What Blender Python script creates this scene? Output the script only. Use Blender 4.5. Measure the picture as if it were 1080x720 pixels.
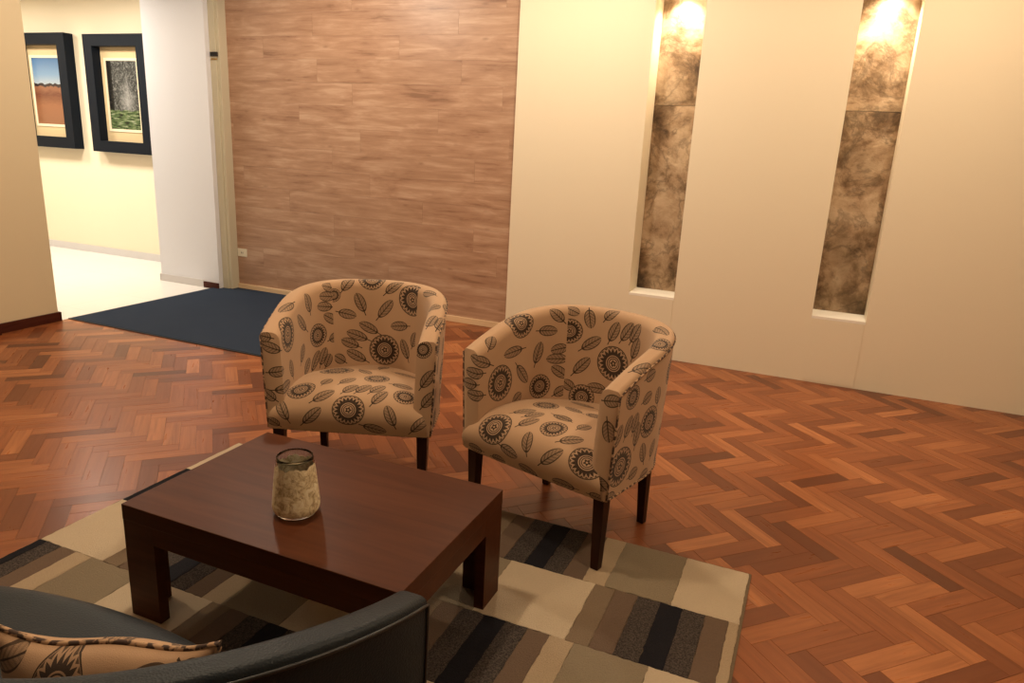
import bpy, bmesh, math, random
import numpy as np
from math import sin, cos, pi, radians, sqrt, atan2
from mathutils import Vector, Matrix, Euler

for o in list(bpy.data.objects):
    bpy.data.objects.remove(o, do_unlink=True)
scene = bpy.context.scene
COL = scene.collection
RNG = random.Random(7)

# ------------------------------------------------------------------ camera
F_PX, PITCH, ROLL, YAW, CAM_H = 762.0, 0.2707747, 0.05086483, -0.39030101, 1.6
fw = Vector((sin(YAW)*cos(PITCH), cos(YAW)*cos(PITCH), -sin(PITCH)))
r0 = Vector((cos(YAW), -sin(YAW), 0)); u0 = r0.cross(fw)
rt = cos(ROLL)*r0 + sin(ROLL)*u0; up = -sin(ROLL)*r0 + cos(ROLL)*u0
cam_d = bpy.data.cameras.new('camera'); cam = bpy.data.objects.new('camera', cam_d); COL.objects.link(cam)
cam.matrix_world = Matrix(((rt.x, up.x, -fw.x, 0), (rt.y, up.y, -fw.y, 0), (rt.z, up.z, -fw.z, CAM_H), (0, 0, 0, 1)))
cam_d.sensor_width = 36; cam_d.lens = F_PX/1080*36; cam_d.clip_start = .05
scene.camera = cam

# ------------------------------------------------------------------ world, exposure
world = bpy.data.worlds.new('world'); scene.world = world; world.use_nodes = True
world.node_tree.nodes['Background'].inputs[0].default_value = (1, .82, .62, 1)
world.node_tree.nodes['Background'].inputs[1].default_value = .12
scene.view_settings.view_transform = 'Standard'; scene.view_settings.look = 'None'
scene.view_settings.exposure = 0.17; scene.view_settings.gamma = 1.0
scene.view_settings.use_curve_mapping = False
scene.cycles.use_denoising = True
scene.cycles.max_bounces = 8
scene.cycles.sample_clamp_indirect = 6

WARM = (1.0, .76, .50); HALLC = (1.0, .90, .76)
def spot(name, loc, target, power, color, angle, blend, size):
    d = bpy.data.lights.new(name, 'SPOT'); d.energy = power; d.color = color; d.spot_size = radians(angle)
    d.spot_blend = blend; d.shadow_soft_size = size
    o = bpy.data.objects.new(name, d); COL.objects.link(o); o.location = loc
    o.rotation_euler = (Vector(target)-Vector(loc)).to_track_quat('-Z', 'Y').to_euler()
    return o
def area(name, loc, power, color, sx, sy):
    d = bpy.data.lights.new(name, 'AREA'); d.energy = power; d.color = color; d.shape = 'RECTANGLE'; d.size = sx; d.size_y = sy
    o = bpy.data.objects.new(name, d); COL.objects.link(o); o.location = loc
    return o
CEIL = 2.95
NEUTRAL = (1.0, .86, .68)
DOWNLIGHTS = [(-3.9, 4.3, 60, NEUTRAL, 'near the wood panelled wall and the navy mat'), (-1.7, 4.3, 56, (1.0, .82, .60), 'between the wood panelling and the left niche'),
              (.6, 4.3, 44, WARM, 'in front of the right niche'), (-3.9, 1.9, 52, WARM, 'over the open floor beside the hall opening'),
              (-1.7, 1.9, 58, WARM, 'straight over the coffee table'), (.6, 1.9, 54, WARM, 'over the bare parquet right of the rug'), (-1.7, -.3, 10, WARM, 'behind the leather sofa')]
HALL_PANELS = [(-7.3, 4.9, 60), (-9.2, 4.9, 52)]

# ------------------------------------------------------------------ node helper
class NT:
    def __init__(s, tree):
        s.t = tree; s.n = tree.nodes; s.l = tree.links
    def node(s, typ, **kw):
        n = s.n.new(typ)
        for k, v in kw.items(): setattr(n, k, v)
        return n
    def put(s, sock, v):
        if isinstance(v, bpy.types.NodeSocket): s.l.new(v, sock)
        elif v is not None:
            if isinstance(v, (tuple, list)) and len(v) == 3 and sock.type == 'RGBA': v = (*v, 1)
            sock.default_value = v
    def m(s, op, a, b=None, c=None, clamp=False):
        n = s.node('ShaderNodeMath', operation=op, use_clamp=clamp)
        s.put(n.inputs[0], a)
        if b is not None: s.put(n.inputs[1], b)
        if c is not None: s.put(n.inputs[2], c)
        return n.outputs[0]
    def mix(s, f, a, b, typ='MIX'):
        n = s.node('ShaderNodeMix', data_type='RGBA', blend_type=typ)
        s.put(n.inputs[0], f); s.put(n.inputs[6], a); s.put(n.inputs[7], b)
        return n.outputs[2]
    def noise(s, vec, scale, detail=4, rough=.55, dist=0):
        n = s.node('ShaderNodeTexNoise')
        if vec is not None: s.l.new(vec, n.inputs['Vector'])
        n.inputs['Scale'].default_value = scale; n.inputs['Detail'].default_value = detail
        n.inputs['Roughness'].default_value = rough; n.inputs['Distortion'].default_value = dist
        return n.outputs[0]
    def ramp(s, f, stops):
        n = s.node('ShaderNodeValToRGB'); e = n.color_ramp.elements
        while len(e) < len(stops): e.new(.5)
        for el, (p, c) in zip(e, stops):
            el.position = p; el.color = (*c, 1) if len(c) == 3 else c
        s.l.new(f, n.inputs[0]); return n.outputs[0]
    def mapping(s, vec, scale=(1, 1, 1), loc=(0, 0, 0), rot=(0, 0, 0)):
        n = s.node('ShaderNodeMapping'); s.put(n.inputs[0], vec)
        s.put(n.inputs[1], loc); n.inputs[2].default_value = rot; n.inputs[3].default_value = scale
        return n.outputs[0]
    def xyz(s, vec):
        n = s.node('ShaderNodeSeparateXYZ'); s.l.new(vec, n.inputs[0]); return n.outputs
    def comb(s, x, y, z=0):
        n = s.node('ShaderNodeCombineXYZ')
        for i, v in enumerate((x, y, z)): s.put(n.inputs[i], v)
        return n.outputs[0]
    def coord(s, which='Object'): return s.node('ShaderNodeTexCoord').outputs[which]
    def bump(s, h, strength=.2, dist=.01):
        n = s.node('ShaderNodeBump'); n.inputs['Strength'].default_value = strength; n.inputs['Distance'].default_value = dist
        s.l.new(h, n.inputs['Height']); return n.outputs[0]

def mat(name, color=(.5, .5, .5), rough=.5, metal=0, spec=.5, coat=0):
    M = bpy.data.materials.new(name); M.use_nodes = True
    nt = NT(M.node_tree); b = M.node_tree.nodes['Principled BSDF']
    nt.b = b; nt.mat = M
    nt.put(b.inputs['Base Color'], (*color, 1)); nt.put(b.inputs['Roughness'], rough); nt.put(b.inputs['Metallic'], metal)
    nt.put(b.inputs['Specular IOR Level'], spec); nt.put(b.inputs['Coat Weight'], coat)
    return nt
def setin(nt, name, v): nt.put(nt.b.inputs[name], v)

def paint_mat(name, color, rough=.6, bumpy=.05):
    nt = mat(name, color, rough, spec=.3)
    c = nt.coord('Object'); n = nt.noise(c, 2.2, 3); n2 = nt.noise(c, 160, 2)
    col = nt.mix(nt.m('MULTIPLY', n, .10), color, tuple(x*.86 for x in color))
    setin(nt, 'Base Color', col); setin(nt, 'Normal', nt.bump(n2, bumpy, .002))
    return nt.mat

M_CREAM = paint_mat('cream_paint', (.80, .715, .56))
M_HALL = paint_mat('hall_cream_paint', (.85, .745, .56))
M_WHITE = paint_mat('white_paint', (.73, .74, .79))
M_COLUMN = paint_mat('beige_paint', (.66, .56, .38))
M_CEIL = paint_mat('ceiling_paint', (.82, .80, .76))
M_SILL = paint_mat('sill_white', (.88, .85, .78))
M_JAMB = paint_mat('jamb_paint', (.58, .53, .40), .4)
M_GREYSKIRT = paint_mat('grey_skirting', (.62, .60, .60), .35)
M_LATCH = mat('latch_black', (.01, .01, .01), .35).mat
M_BRASS = mat('brass', (.55, .36, .14), .35, 1).mat
M_CHROME = mat('chrome', (.7, .7, .7), .2, 1).mat
M_OUTLET = mat('outlet_plastic', (.8, .74, .6), .4).mat

def wood_mat(name, c1, c2, c3, rough, axis='X', scale=1.0, coat=0, spec=.5, grain=1.0, uv=False):
    nt = mat(name, c1, rough, spec=spec, coat=coat)
    c = nt.coord('UV' if uv else 'Object')
    rnd = nt.node('ShaderNodeObjectInfo').outputs['Random']; isl = nt.node('ShaderNodeNewGeometry').outputs['Random Per Island']
    r = nt.m('FRACT', nt.m('ADD', nt.m('MULTIPLY', rnd, 7.13), nt.m('MULTIPLY', isl, 3.77)))
    off = nt.comb(nt.m('MULTIPLY', r, 37.), nt.m('MULTIPLY', r, 91.), nt.m('MULTIPLY', r, 13.))
    sc = {'X': (1.6, 22, 22), 'Y': (22, 1.6, 22), 'Z': (22, 22, 1.6)}[axis]
    v = nt.mapping(c, tuple(k*scale for k in sc), off)
    n1 = nt.noise(v, 1.0, 6, .6, .6); n2 = nt.noise(v, 4.0, 4, .6, .3)
    return nt, r, n1, n2, v

# far wood wall planks
nt, r, n1, n2, v = wood_mat('laminate_plank', (.3, .15, .08), None, None, .5, 'X', .8)
big = nt.noise(nt.mapping(nt.coord('Object'), (1.3, 1, 6), nt.comb(nt.m('MULTIPLY', r, 40), 0, nt.m('MULTIPLY', r, 70))), 1.6, 4, .6, .8)
fine = nt.noise(nt.mapping(nt.coord('Object'), (5, 1, 60), nt.comb(nt.m('MULTIPLY', r, 11), 0, 0)), 1.0, 5, .65, .4)
f = nt.m('ADD', nt.m('ADD', nt.m('MULTIPLY', n1, .55), nt.m('MULTIPLY', big, .62)), nt.m('MULTIPLY', nt.m('SUBTRACT', fine, .56), .35))
col = nt.ramp(f, [(.36, (.245, .130, .080)), (.47, (.375, .215, .138)), (.58, (.445, .270, .178)), (.72, (.56, .375, .265))])
knot = nt.node('ShaderNodeTexVoronoi'); nt.l.new(nt.mapping(nt.coord('Object'), (2.4, 1, 6.5), nt.comb(nt.m('MULTIPLY', r, 9), 0, nt.m('MULTIPLY', r, 5))), knot.inputs[0]); knot.inputs['Scale'].default_value = 1.2
kf = nt.m('SUBTRACT', 1, nt.m('MULTIPLY', knot.outputs['Distance'], 9), clamp=True)
col = nt.mix(nt.m('MULTIPLY', kf, .55), col, (.16, .07, .035))
col = nt.mix(nt.m('MULTIPLY', r, .25), col, (.35, .205, .13))
setin(nt, 'Base Color', col); setin(nt, 'Normal', nt.bump(n2, .12, .002)); setin(nt, 'Roughness', .42)
M_PLANK = nt.mat
M_PLANKGAP = mat('plank_gap', (.28, .155, .095), .8).mat

# parquet
nt, r, n1, n2, v = wood_mat('parquet_wood', (.3, .12, .05), None, None, .25, 'X', 1.6, uv=True)
base = nt.ramp(r, [(0, (.110, .034, .014)), (.10, (.180, .054, .020)), (.3, (.255, .080, .028)), (.6, (.295, .094, .033)), (.88, (.36, .125, .045)), (1, (.46, .175, .066))])
col = nt.mix(nt.m('MULTIPLY', nt.m('SUBTRACT', n1, .35, clamp=True), 1.5), base, (.13, .036, .014))
wear = nt.noise(nt.coord('Object'), 3, 3)
setin(nt, 'Base Color', col)
setin(nt, 'Roughness', nt.m('ADD', .22, nt.m('MULTIPLY', n1, .16)))
setin(nt, 'Specular IOR Level', .27)
setin(nt, 'Normal', nt.bump(n2, .06, .002))
M_PARQUET = nt.mat
M_SUBFLOOR = mat('parquet_joint', (.085, .030, .013), .6).mat

def dark_wood(name, c1, c2, rough, axis, coat=0):
    nt, r, n1, n2, v = wood_mat(name, c1, None, None, rough, axis, 1.1, coat)
    col = nt.ramp(n1, [(.3, c1), (.7, c2)])
    setin(nt, 'Base Color', col); setin(nt, 'Normal', nt.bump(n2, .05, .001)); setin(nt, 'Specular IOR Level', .11)
    return nt.mat
M_TABLE = dark_wood('table_walnut', (.056, .0165, .0062), (.088, .0275, .0105), .40, 'X')
M_LEG = dark_wood('leg_wood', (.022, .008, .005), (.045, .016, .009), .32, 'Z')
M_SKIRT = dark_wood('skirting_mahogany', (.045, .010, .007), (.080, .022, .013), .35, 'Y')
M_LIGHTTRIM = dark_wood('light_oak_trim', (.66, .46, .28), (.76, .57, .37), .45, 'X')

# stone
nt = mat('slate_stone', (.4, .3, .2), .7, spec=.25)
c = nt.coord('Object')
rnd = nt.node('ShaderNodeObjectInfo').outputs['Random']
c = nt.mapping(c, (1, 1, 1), nt.comb(nt.m('MULTIPLY', rnd, 31), nt.m('MULTIPLY', rnd, 17), nt.m('MULTIPLY', rnd, 57)))
n1 = nt.noise(c, 3.0, 7, .62, .35); n2 = nt.noise(c, 7.5, 6, .66, .5); n3 = nt.noise(c, 2.4, 3, .5, .4)
n0 = nt.noise(c, 1.5, 2, .5, .3)
f = nt.m('ADD', nt.m('ADD', nt.m('MULTIPLY', n1, .6), nt.m('MULTIPLY', n2, .35)), nt.m('MULTIPLY', nt.m('SUBTRACT', n0, .42), .55))
col = nt.ramp(f, [(.40, (.060, .038, .024)), (.48, (.215, .140, .082)), (.54, (.40, .285, .185)), (.63, (.56, .43, .30)), (.78, (.68, .56, .42))])
olive = nt.m('MULTIPLY', nt.m('SUBTRACT', n3, .50, clamp=True), 4, clamp=True)
col = nt.mix(nt.m('MULTIPLY', olive, .5), col, (.150, .125, .078))
ridge = nt.m('ABSOLUTE', nt.m('SUBTRACT', nt.noise(c, 2.6, 6, .62, .6), .5))
vein = nt.m('SUBTRACT', 1, nt.m('MULTIPLY', ridge, 30), clamp=True)
col = nt.mix(nt.m('MULTIPLY', nt.m('MULTIPLY', vein, n2), .8), col, (.035, .027, .018))
setin(nt, 'Base Color', col); setin(nt, 'Normal', nt.bump(nt.m('ADD', n1, nt.m('MULTIPLY', n2, .6)), .5, .02))
M_STONE = nt.mat

# navy entrance mat
nt = mat('navy_carpet', (.02, .028, .045), .95, spec=.1)
c = nt.coord('Object'); n1 = nt.noise(c, 420, 2); n2 = nt.noise(c, 3, 4)
col = nt.mix(n1, (.010, .017, .033), (.030, .045, .076)); col = nt.mix(nt.m('MULTIPLY', n2, .35), col, (.045, .058, .082))
setin(nt, 'Base Color', col); setin(nt, 'Normal', nt.bump(n1, .6, .004))
M_MAT = nt.mat
M_MATEDGE = mat('mat_rubber_edge', (.008, .008, .01), .7).mat

# rug colours
def rug_mat(name, c1, c2, speck=0.5):
    nt = mat('rug_'+name, c1, .95, spec=.08)
    c = nt.coord('Object'); n = nt.noise(c, 330, 2, .7); n2 = nt.noise(c, 9, 4); n3 = nt.noise(c, 190, 3, .7)
    f = nt.m('MULTIPLY', nt.m('SUBTRACT', n3, .40, clamp=True), 5*speck, clamp=True)
    col = nt.mix(f, c1, c2)
    col = nt.mix(nt.m('MULTIPLY', n2, .25), col, tuple(x*.7 for x in c1))
    setin(nt, 'Base Color', col); setin(nt, 'Normal', nt.bump(nt.m('ADD', n, n3), .8, .006))
    return nt.mat
RUG = {'cream': rug_mat('cream', (.62, .51, .37), (.55, .45, .32), .4),
       'beige': rug_mat('beige', (.48, .37, .25), (.41, .32, .215), .4),
       'taupe': rug_mat('taupe', (.30, .245, .170), (.265, .215, .150), .5),
       'umber': rug_mat('umber', (.25, .185, .125), (.215, .160, .110), .5),
       'brown': rug_mat('brown', (.180, .125, .090), (.150, .106, .080), .5),
       'speckle': rug_mat('speckle', (.040, .034, .034), (.140, .114, .096), .75),
       'navy': rug_mat('navy', (.0165, .0165, .022), (.026, .025, .031), .5)}
M_RUGBASE = rug_mat('backing', (.20, .15, .10), (.25, .19, .12))

# leather
nt = mat('dark_leather', (.012, .016, .020), .38, spec=.2)
c = nt.coord('Object'); vo = nt.node('ShaderNodeTexVoronoi'); nt.l.new(c, vo.inputs[0]); vo.inputs['Scale'].default_value = 220
n2 = nt.noise(c, 5, 4)
setin(nt, 'Base Color', nt.mix(n2, (.0075, .0125, .0180), (.012, .019, .026)))
setin(nt, 'Roughness', nt.m('ADD', .34, nt.m('MULTIPLY', n2, .2)))
setin(nt, 'Normal', nt.bump(nt.m('ADD', vo.outputs['Distance'], nt.m('MULTIPLY', n2, 2)), .18, .004))
M_LEATHER = nt.mat
M_LEATHERPIPE = mat('leather_piping', (.010, .012, .015), .4).mat

# glass and gilded coating
nt = mat('clear_glass', (1, 1, 1), .02); setin(nt, 'Transmission Weight', 1.0); setin(nt, 'IOR', 1.45); M_GLASS = nt.mat
nt = mat('gilded_crackle', (.5, .4, .2), .5, 0)
c = nt.coord('Object'); n1 = nt.noise(c, 30, 5, .65, 1.5); vo = nt.node('ShaderNodeTexVoronoi', feature='DISTANCE_TO_EDGE')
nt.l.new(nt.mapping(c, (1, 1, .8)), vo.inputs[0]); vo.inputs['Scale'].default_value = 75
col = nt.ramp(n1, [(.36, (.40, .30, .16)), (.5, (.76, .66, .43)), (.62, (.92, .86, .66))])
cr = nt.m('SUBTRACT', 1, nt.m('MULTIPLY', vo.outputs['Distance'], 14), clamp=True)
col = nt.mix(nt.m('MULTIPLY', cr, .4), col, (.95, .88, .68))
setin(nt, 'Base Color', col); setin(nt, 'Normal', nt.bump(n1, .5, .004)); M_GILT = nt.mat
M_PICGLASS = None

# ------------------------------------------------------------------ fabric with printed rosettes and feathers
INK = (.020, .012, .009)
def build_groups():
    # rosette
    g = bpy.data.node_groups.new('rosette_print', 'ShaderNodeTree'); it = g.interface
    it.new_socket('UV', in_out='INPUT', socket_type='NodeSocketVector')
    for n in ('CX', 'CY', 'R'): it.new_socket(n, in_out='INPUT', socket_type='NodeSocketFloat')
    it.new_socket('Prev', in_out='INPUT', socket_type='NodeSocketFloat')
    it.new_socket('Ink', in_out='OUTPUT', socket_type='NodeSocketFloat')
    nt = NT(g); gi = nt.node('NodeGroupInput').outputs; go = nt.node('NodeGroupOutput')
    x, y, _ = nt.xyz(gi['UV'])
    dx = nt.m('DIVIDE', nt.m('SUBTRACT', x, gi['CX']), gi['R']); dy = nt.m('DIVIDE', nt.m('SUBTRACT', y, gi['CY']), gi['R'])
    rr = nt.m('SQRT', nt.m('ADD', nt.m('MULTIPLY', dx, dx), nt.m('MULTIPLY', dy, dy)))
    th = nt.m('ARCTAN2', dy, dx)
    inside = nt.m('LESS_THAN', rr, 1.0)
    def band(a, b): return nt.m('MULTIPLY', nt.m('GREATER_THAN', rr, a), nt.m('LESS_THAN', rr, b))
    def zig(n): return nt.m('PINGPONG', nt.m('MULTIPLY', nt.m('ADD', th, pi), n/pi), 1.0)   # 0..1 triangle wave, n teeth
    z1 = zig(20)
    lim = nt.m('ADD', .63, nt.m('MULTIPLY', z1, .24))
    teeth = nt.m('MULTIPLY', nt.m('GREATER_THAN', rr, .47), nt.m('LESS_THAN', rr, lim))
    lim2 = nt.m('SUBTRACT', .95, nt.m('MULTIPLY', nt.m('SUBTRACT', 1, z1), .13))
    teeth2 = nt.m('MULTIPLY', nt.m('GREATER_THAN', rr, lim2), nt.m('LESS_THAN', rr, .93))
    star = nt.m('LESS_THAN', rr, nt.m('ADD', .11, nt.m('MULTIPLY', zig(5), .10)))
    hole = nt.m('GREATER_THAN', rr, .06)
    ink = nt.m('ADD', teeth, band(.945, 1.0))
    for t in (nt.m('MULTIPLY', teeth2, .9), band(.355, .41), band(.25, .30), nt.m('MULTIPLY', star, hole)): ink = nt.m('MAXIMUM', ink, t)
    ink = nt.m('MAXIMUM', ink, nt.m('MULTIPLY', inside, .16), clamp=True)
    out = nt.m('ADD', nt.m('MULTIPLY', gi['Prev'], nt.m('SUBTRACT', 1, inside)), nt.m('MULTIPLY', ink, inside))
    nt.l.new(out, go.inputs['Ink'])
    # feather
    h = bpy.data.node_groups.new('feather_print', 'ShaderNodeTree'); it = h.interface
    it.new_socket('UV', in_out='INPUT', socket_type='NodeSocketVector')
    for n in ('CX', 'CY', 'AX', 'AY', 'L', 'W'): it.new_socket(n, in_out='INPUT', socket_type='NodeSocketFloat')
    it.new_socket('Prev', in_out='INPUT', socket_type='NodeSocketFloat')
    it.new_socket('Ink', in_out='OUTPUT', socket_type='NodeSocketFloat')
    nt = NT(h); gi = nt.node('NodeGroupInput').outputs; go = nt.node('NodeGroupOutput')
    x, y, _ = nt.xyz(gi['UV'])
    dx = nt.m('SUBTRACT', x, gi['CX']); dy = nt.m('SUBTRACT', y, gi['CY'])
    a = nt.m('DIVIDE', nt.m('ADD', nt.m('MULTIPLY', dx, gi['AX']), nt.m('MULTIPLY', dy, gi['AY'])), gi['L'])
    b = nt.m('DIVIDE', nt.m('ABSOLUTE', nt.m('SUBTRACT', nt.m('MULTIPLY', dy, gi['AX']), nt.m('MULTIPLY', dx, gi['AY']))), gi['W'])
    # vane from a=-.8 to 1, quill to -1.15
    aa = nt.m('MULTIPLY', nt.m('SUBTRACT', a, .08), 1/.92)
    prof = nt.m('POWER', nt.m('MAXIMUM', nt.m('SUBTRACT', 1, nt.m('MULTIPLY', aa, aa)), 0), .55)
    q = nt.m('DIVIDE', b, nt.m('MAXIMUM', prof, .001))
    ins = nt.m('MULTIPLY', nt.m('LESS_THAN', nt.m('ABSOLUTE', aa), 1), nt.m('LESS_THAN', q, 1))
    edge = nt.m('MULTIPLY', nt.m('GREATER_THAN', q, .80), .92)
    rib = nt.m('LESS_THAN', b, .08)
    barb = nt.m('GREATER_THAN', nt.m('SINE', nt.m('MULTIPLY', nt.m('SUBTRACT', a, nt.m('MULTIPLY', b, .45)), 21)), .25)
    barb = nt.m('MULTIPLY', barb, nt.m('SUBTRACT', .66, nt.m('MULTIPLY', a, .18)))
    tip = nt.m('MULTIPLY', nt.m('LESS_THAN', a, -.66), .95)
    ink = nt.m('MAXIMUM', nt.m('MAXIMUM', edge, rib), nt.m('MAXIMUM', nt.m('MAXIMUM', barb, tip), .36))
    quill = nt.m('MULTIPLY', nt.m('LESS_THAN', b, .09), nt.m('MULTIPLY', nt.m('GREATER_THAN', a, -1.2), nt.m('LESS_THAN', a, 0)))
    ink = nt.m('MAXIMUM', nt.m('MULTIPLY', ink, ins), quill)
    nt.l.new(nt.m('MAXIMUM', gi['Prev'], ink), go.inputs['Ink'])
    return g, h
G_ROS, G_FEA = build_groups()

def fabric(name, motifs):
    """motifs: ('R', u, v, radius) or ('F', u_quill, v_quill, u_tip, v_tip[, width ratio]) in metres of cloth"""
    nt = mat('fabric_'+name, (.5, .33, .2), .85, spec=.15)
    uv = nt.coord('UV'); prev = 0.0
    for mo in sorted(motifs, key=lambda m: m[0] == 'R'):
        gn = nt.node('ShaderNodeGroup'); gn.node_tree = G_ROS if mo[0] == 'R' else G_FEA
        nt.l.new(uv, gn.inputs['UV'])
        if mo[0] == 'R':
            gn.inputs['CX'].default_value, gn.inputs['CY'].default_value, gn.inputs['R'].default_value = mo[1:4]
        else:
            u1, v1, u2, v2 = mo[1:5]; L = math.hypot(u2-u1, v2-v1)/2 or .01
            gn.inputs['CX'].default_value = (u1+u2)/2; gn.inputs['CY'].default_value = (v1+v2)/2
            gn.inputs['AX'].default_value = (u2-u1)/2/L; gn.inputs['AY'].default_value = (v2-v1)/2/L
            gn.inputs['L'].default_value = L; gn.inputs['W'].default_value = mo[5] if len(mo) > 5 else .025
        nt.put(gn.inputs['Prev'], prev); prev = gn.outputs['Ink']
    c = nt.coord('Object'); n = nt.noise(c, 5, 3); w = nt.noise(c, 500, 2)
    cloth = nt.mix(n, (.46, .295, .178), (.52, .345, .215))
    col = nt.mix(nt.m('MULTIPLY', prev, .93) if motifs else 0.0, cloth, INK)
    setin(nt, 'Base Color', col); setin(nt, 'Normal', nt.bump(nt.m('ADD', w, nt.m('MULTIPLY', n, 2)), .25, .004))
    setin(nt, 'Sheen Weight', .15)
    return nt.mat

# ------------------------------------------------------------------ mesh helpers
def link(name, me, parent=None):
    o = bpy.data.objects.new(name, me); COL.objects.link(o)
    if parent is not None: o.parent = parent
    return o
def mesh_data(name, verts, faces, material=None, smooth=False, uvs=None):
    me = bpy.data.meshes.new(name); me.from_pydata([tuple(v) for v in verts], [], faces)
    if material: me.materials.append(material)
    if smooth: me.polygons.foreach_set('use_smooth', [True]*len(me.polygons))
    if uvs is not None:                       # per-vertex uv
        ul = me.uv_layers.new(name='UVMap'); idx = np.empty(len(me.loops), int); me.loops.foreach_get('vertex_index', idx)
        ul.data.foreach_set('uv', np.asarray(uvs, float)[idx].ravel())
    me.update(); return me
def mesh(name, verts, faces, material=None, parent=None, smooth=False, uvs=None):
    return link(name, mesh_data(name, verts, faces, material, smooth, uvs), parent)
BOXF = [(0, 3, 2, 1), (4, 5, 6, 7), (0, 1, 5, 4), (1, 2, 6, 5), (2, 3, 7, 6), (3, 0, 4, 7)]
def boxv(x0, x1, y0, y1, z0, z1):
    return [(x0, y0, z0), (x1, y0, z0), (x1, y1, z0), (x0, y1, z0), (x0, y0, z1), (x1, y0, z1), (x1, y1, z1), (x0, y1, z1)]
def boxes(name, bl, material, parent=None, bevel=0, seg=2):
    V, Fc = [], []
    for b in bl:
        k = len(V); V += boxv(*b); Fc += [tuple(i+k for i in f) for f in BOXF]
    o = mesh(name, V, Fc, material, parent)
    if bevel:
        md = o.modifiers.new('bevel', 'BEVEL'); md.width = bevel; md.segments = seg; md.limit_method = 'ANGLE'
    return o
def empty(name, loc=(0, 0, 0), rz=0):
    o = bpy.data.objects.new(name, None); COL.objects.link(o); o.location = loc; o.rotation_euler = (0, 0, rz); o.empty_display_size = .1
    return o
def tag(o, label, cat, group=None):
    o['label'] = label; o['category'] = cat
    if group: o['group'] = group
    return o
def struct(o, label=None):
    o['kind'] = 'structure'
    if label: o['label'] = label
    return o
def grid(nu, nv, closed_u=False):
    Fc = []
    for i in range(nu if closed_u else nu-1):
        for j in range(nv-1):
            a = i*nv+j; b = ((i+1) % nu)*nv+j
            Fc.append((a, b, b+1, a+1))
    return Fc
def tube(name, pts, r, material, parent=None, seg=8, closed=False):
    P = [Vector(p) for p in pts]; n = len(P); V = []
    prevn = None
    for i, p in enumerate(P):
        t = (P[(i+1) % n]-P[i-1]) if closed else (P[min(i+1, n-1)]-P[max(i-1, 0)])
        t.normalize()
        a = prevn if prevn is not None else (Vector((0, 0, 1)) if abs(t.z) < .9 else Vector((1, 0, 0)))
        a = (a-t*a.dot(t)); a.normalize(); prevn = a; b = t.cross(a)
        V += [p+r*(cos(2*pi*k/seg)*a+sin(2*pi*k/seg)*b) for k in range(seg)]
    Fc = []
    for i in range(n if closed else n-1):
        j = (i+1) % n
        for k in range(seg):
            k2 = (k+1) % seg; Fc.append((i*seg+k, i*seg+k2, j*seg+k2, j*seg+k))
    if not closed: Fc += [tuple(range(seg))[::-1], tuple((n-1)*seg+k for k in range(seg))]
    return mesh(name, V, Fc, material, parent, True)
def lathe(name, prof, material, parent=None, seg=48):
    V = [(r*cos(2*pi*i/seg), r*sin(2*pi*i/seg), z) for i in range(seg) for r, z in prof]
    return mesh(name, V, grid(seg, len(prof), True), material, parent, True)
def smoothstep(a, b, x):
    t = min(max((x-a)/(b-a), 0), 1); return t*t*(3-2*t)
def project(p):
    v = Vector(p)-Vector((0, 0, CAM_H)); d = v.dot(fw)
    if d < .1: return None
    return 540+F_PX*v.dot(rt)/d, 360-F_PX*v.dot(up)/d, d

# ================================================================== SETTING
W = 5.53            # front plane of the niche wall
NX = [(-1.30, -.945), (.048, .402)]; SILL_Z = .495; NICHE_TOP = 2.72; NICHE_D = .25
WOOD_Y = 5.66
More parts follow.
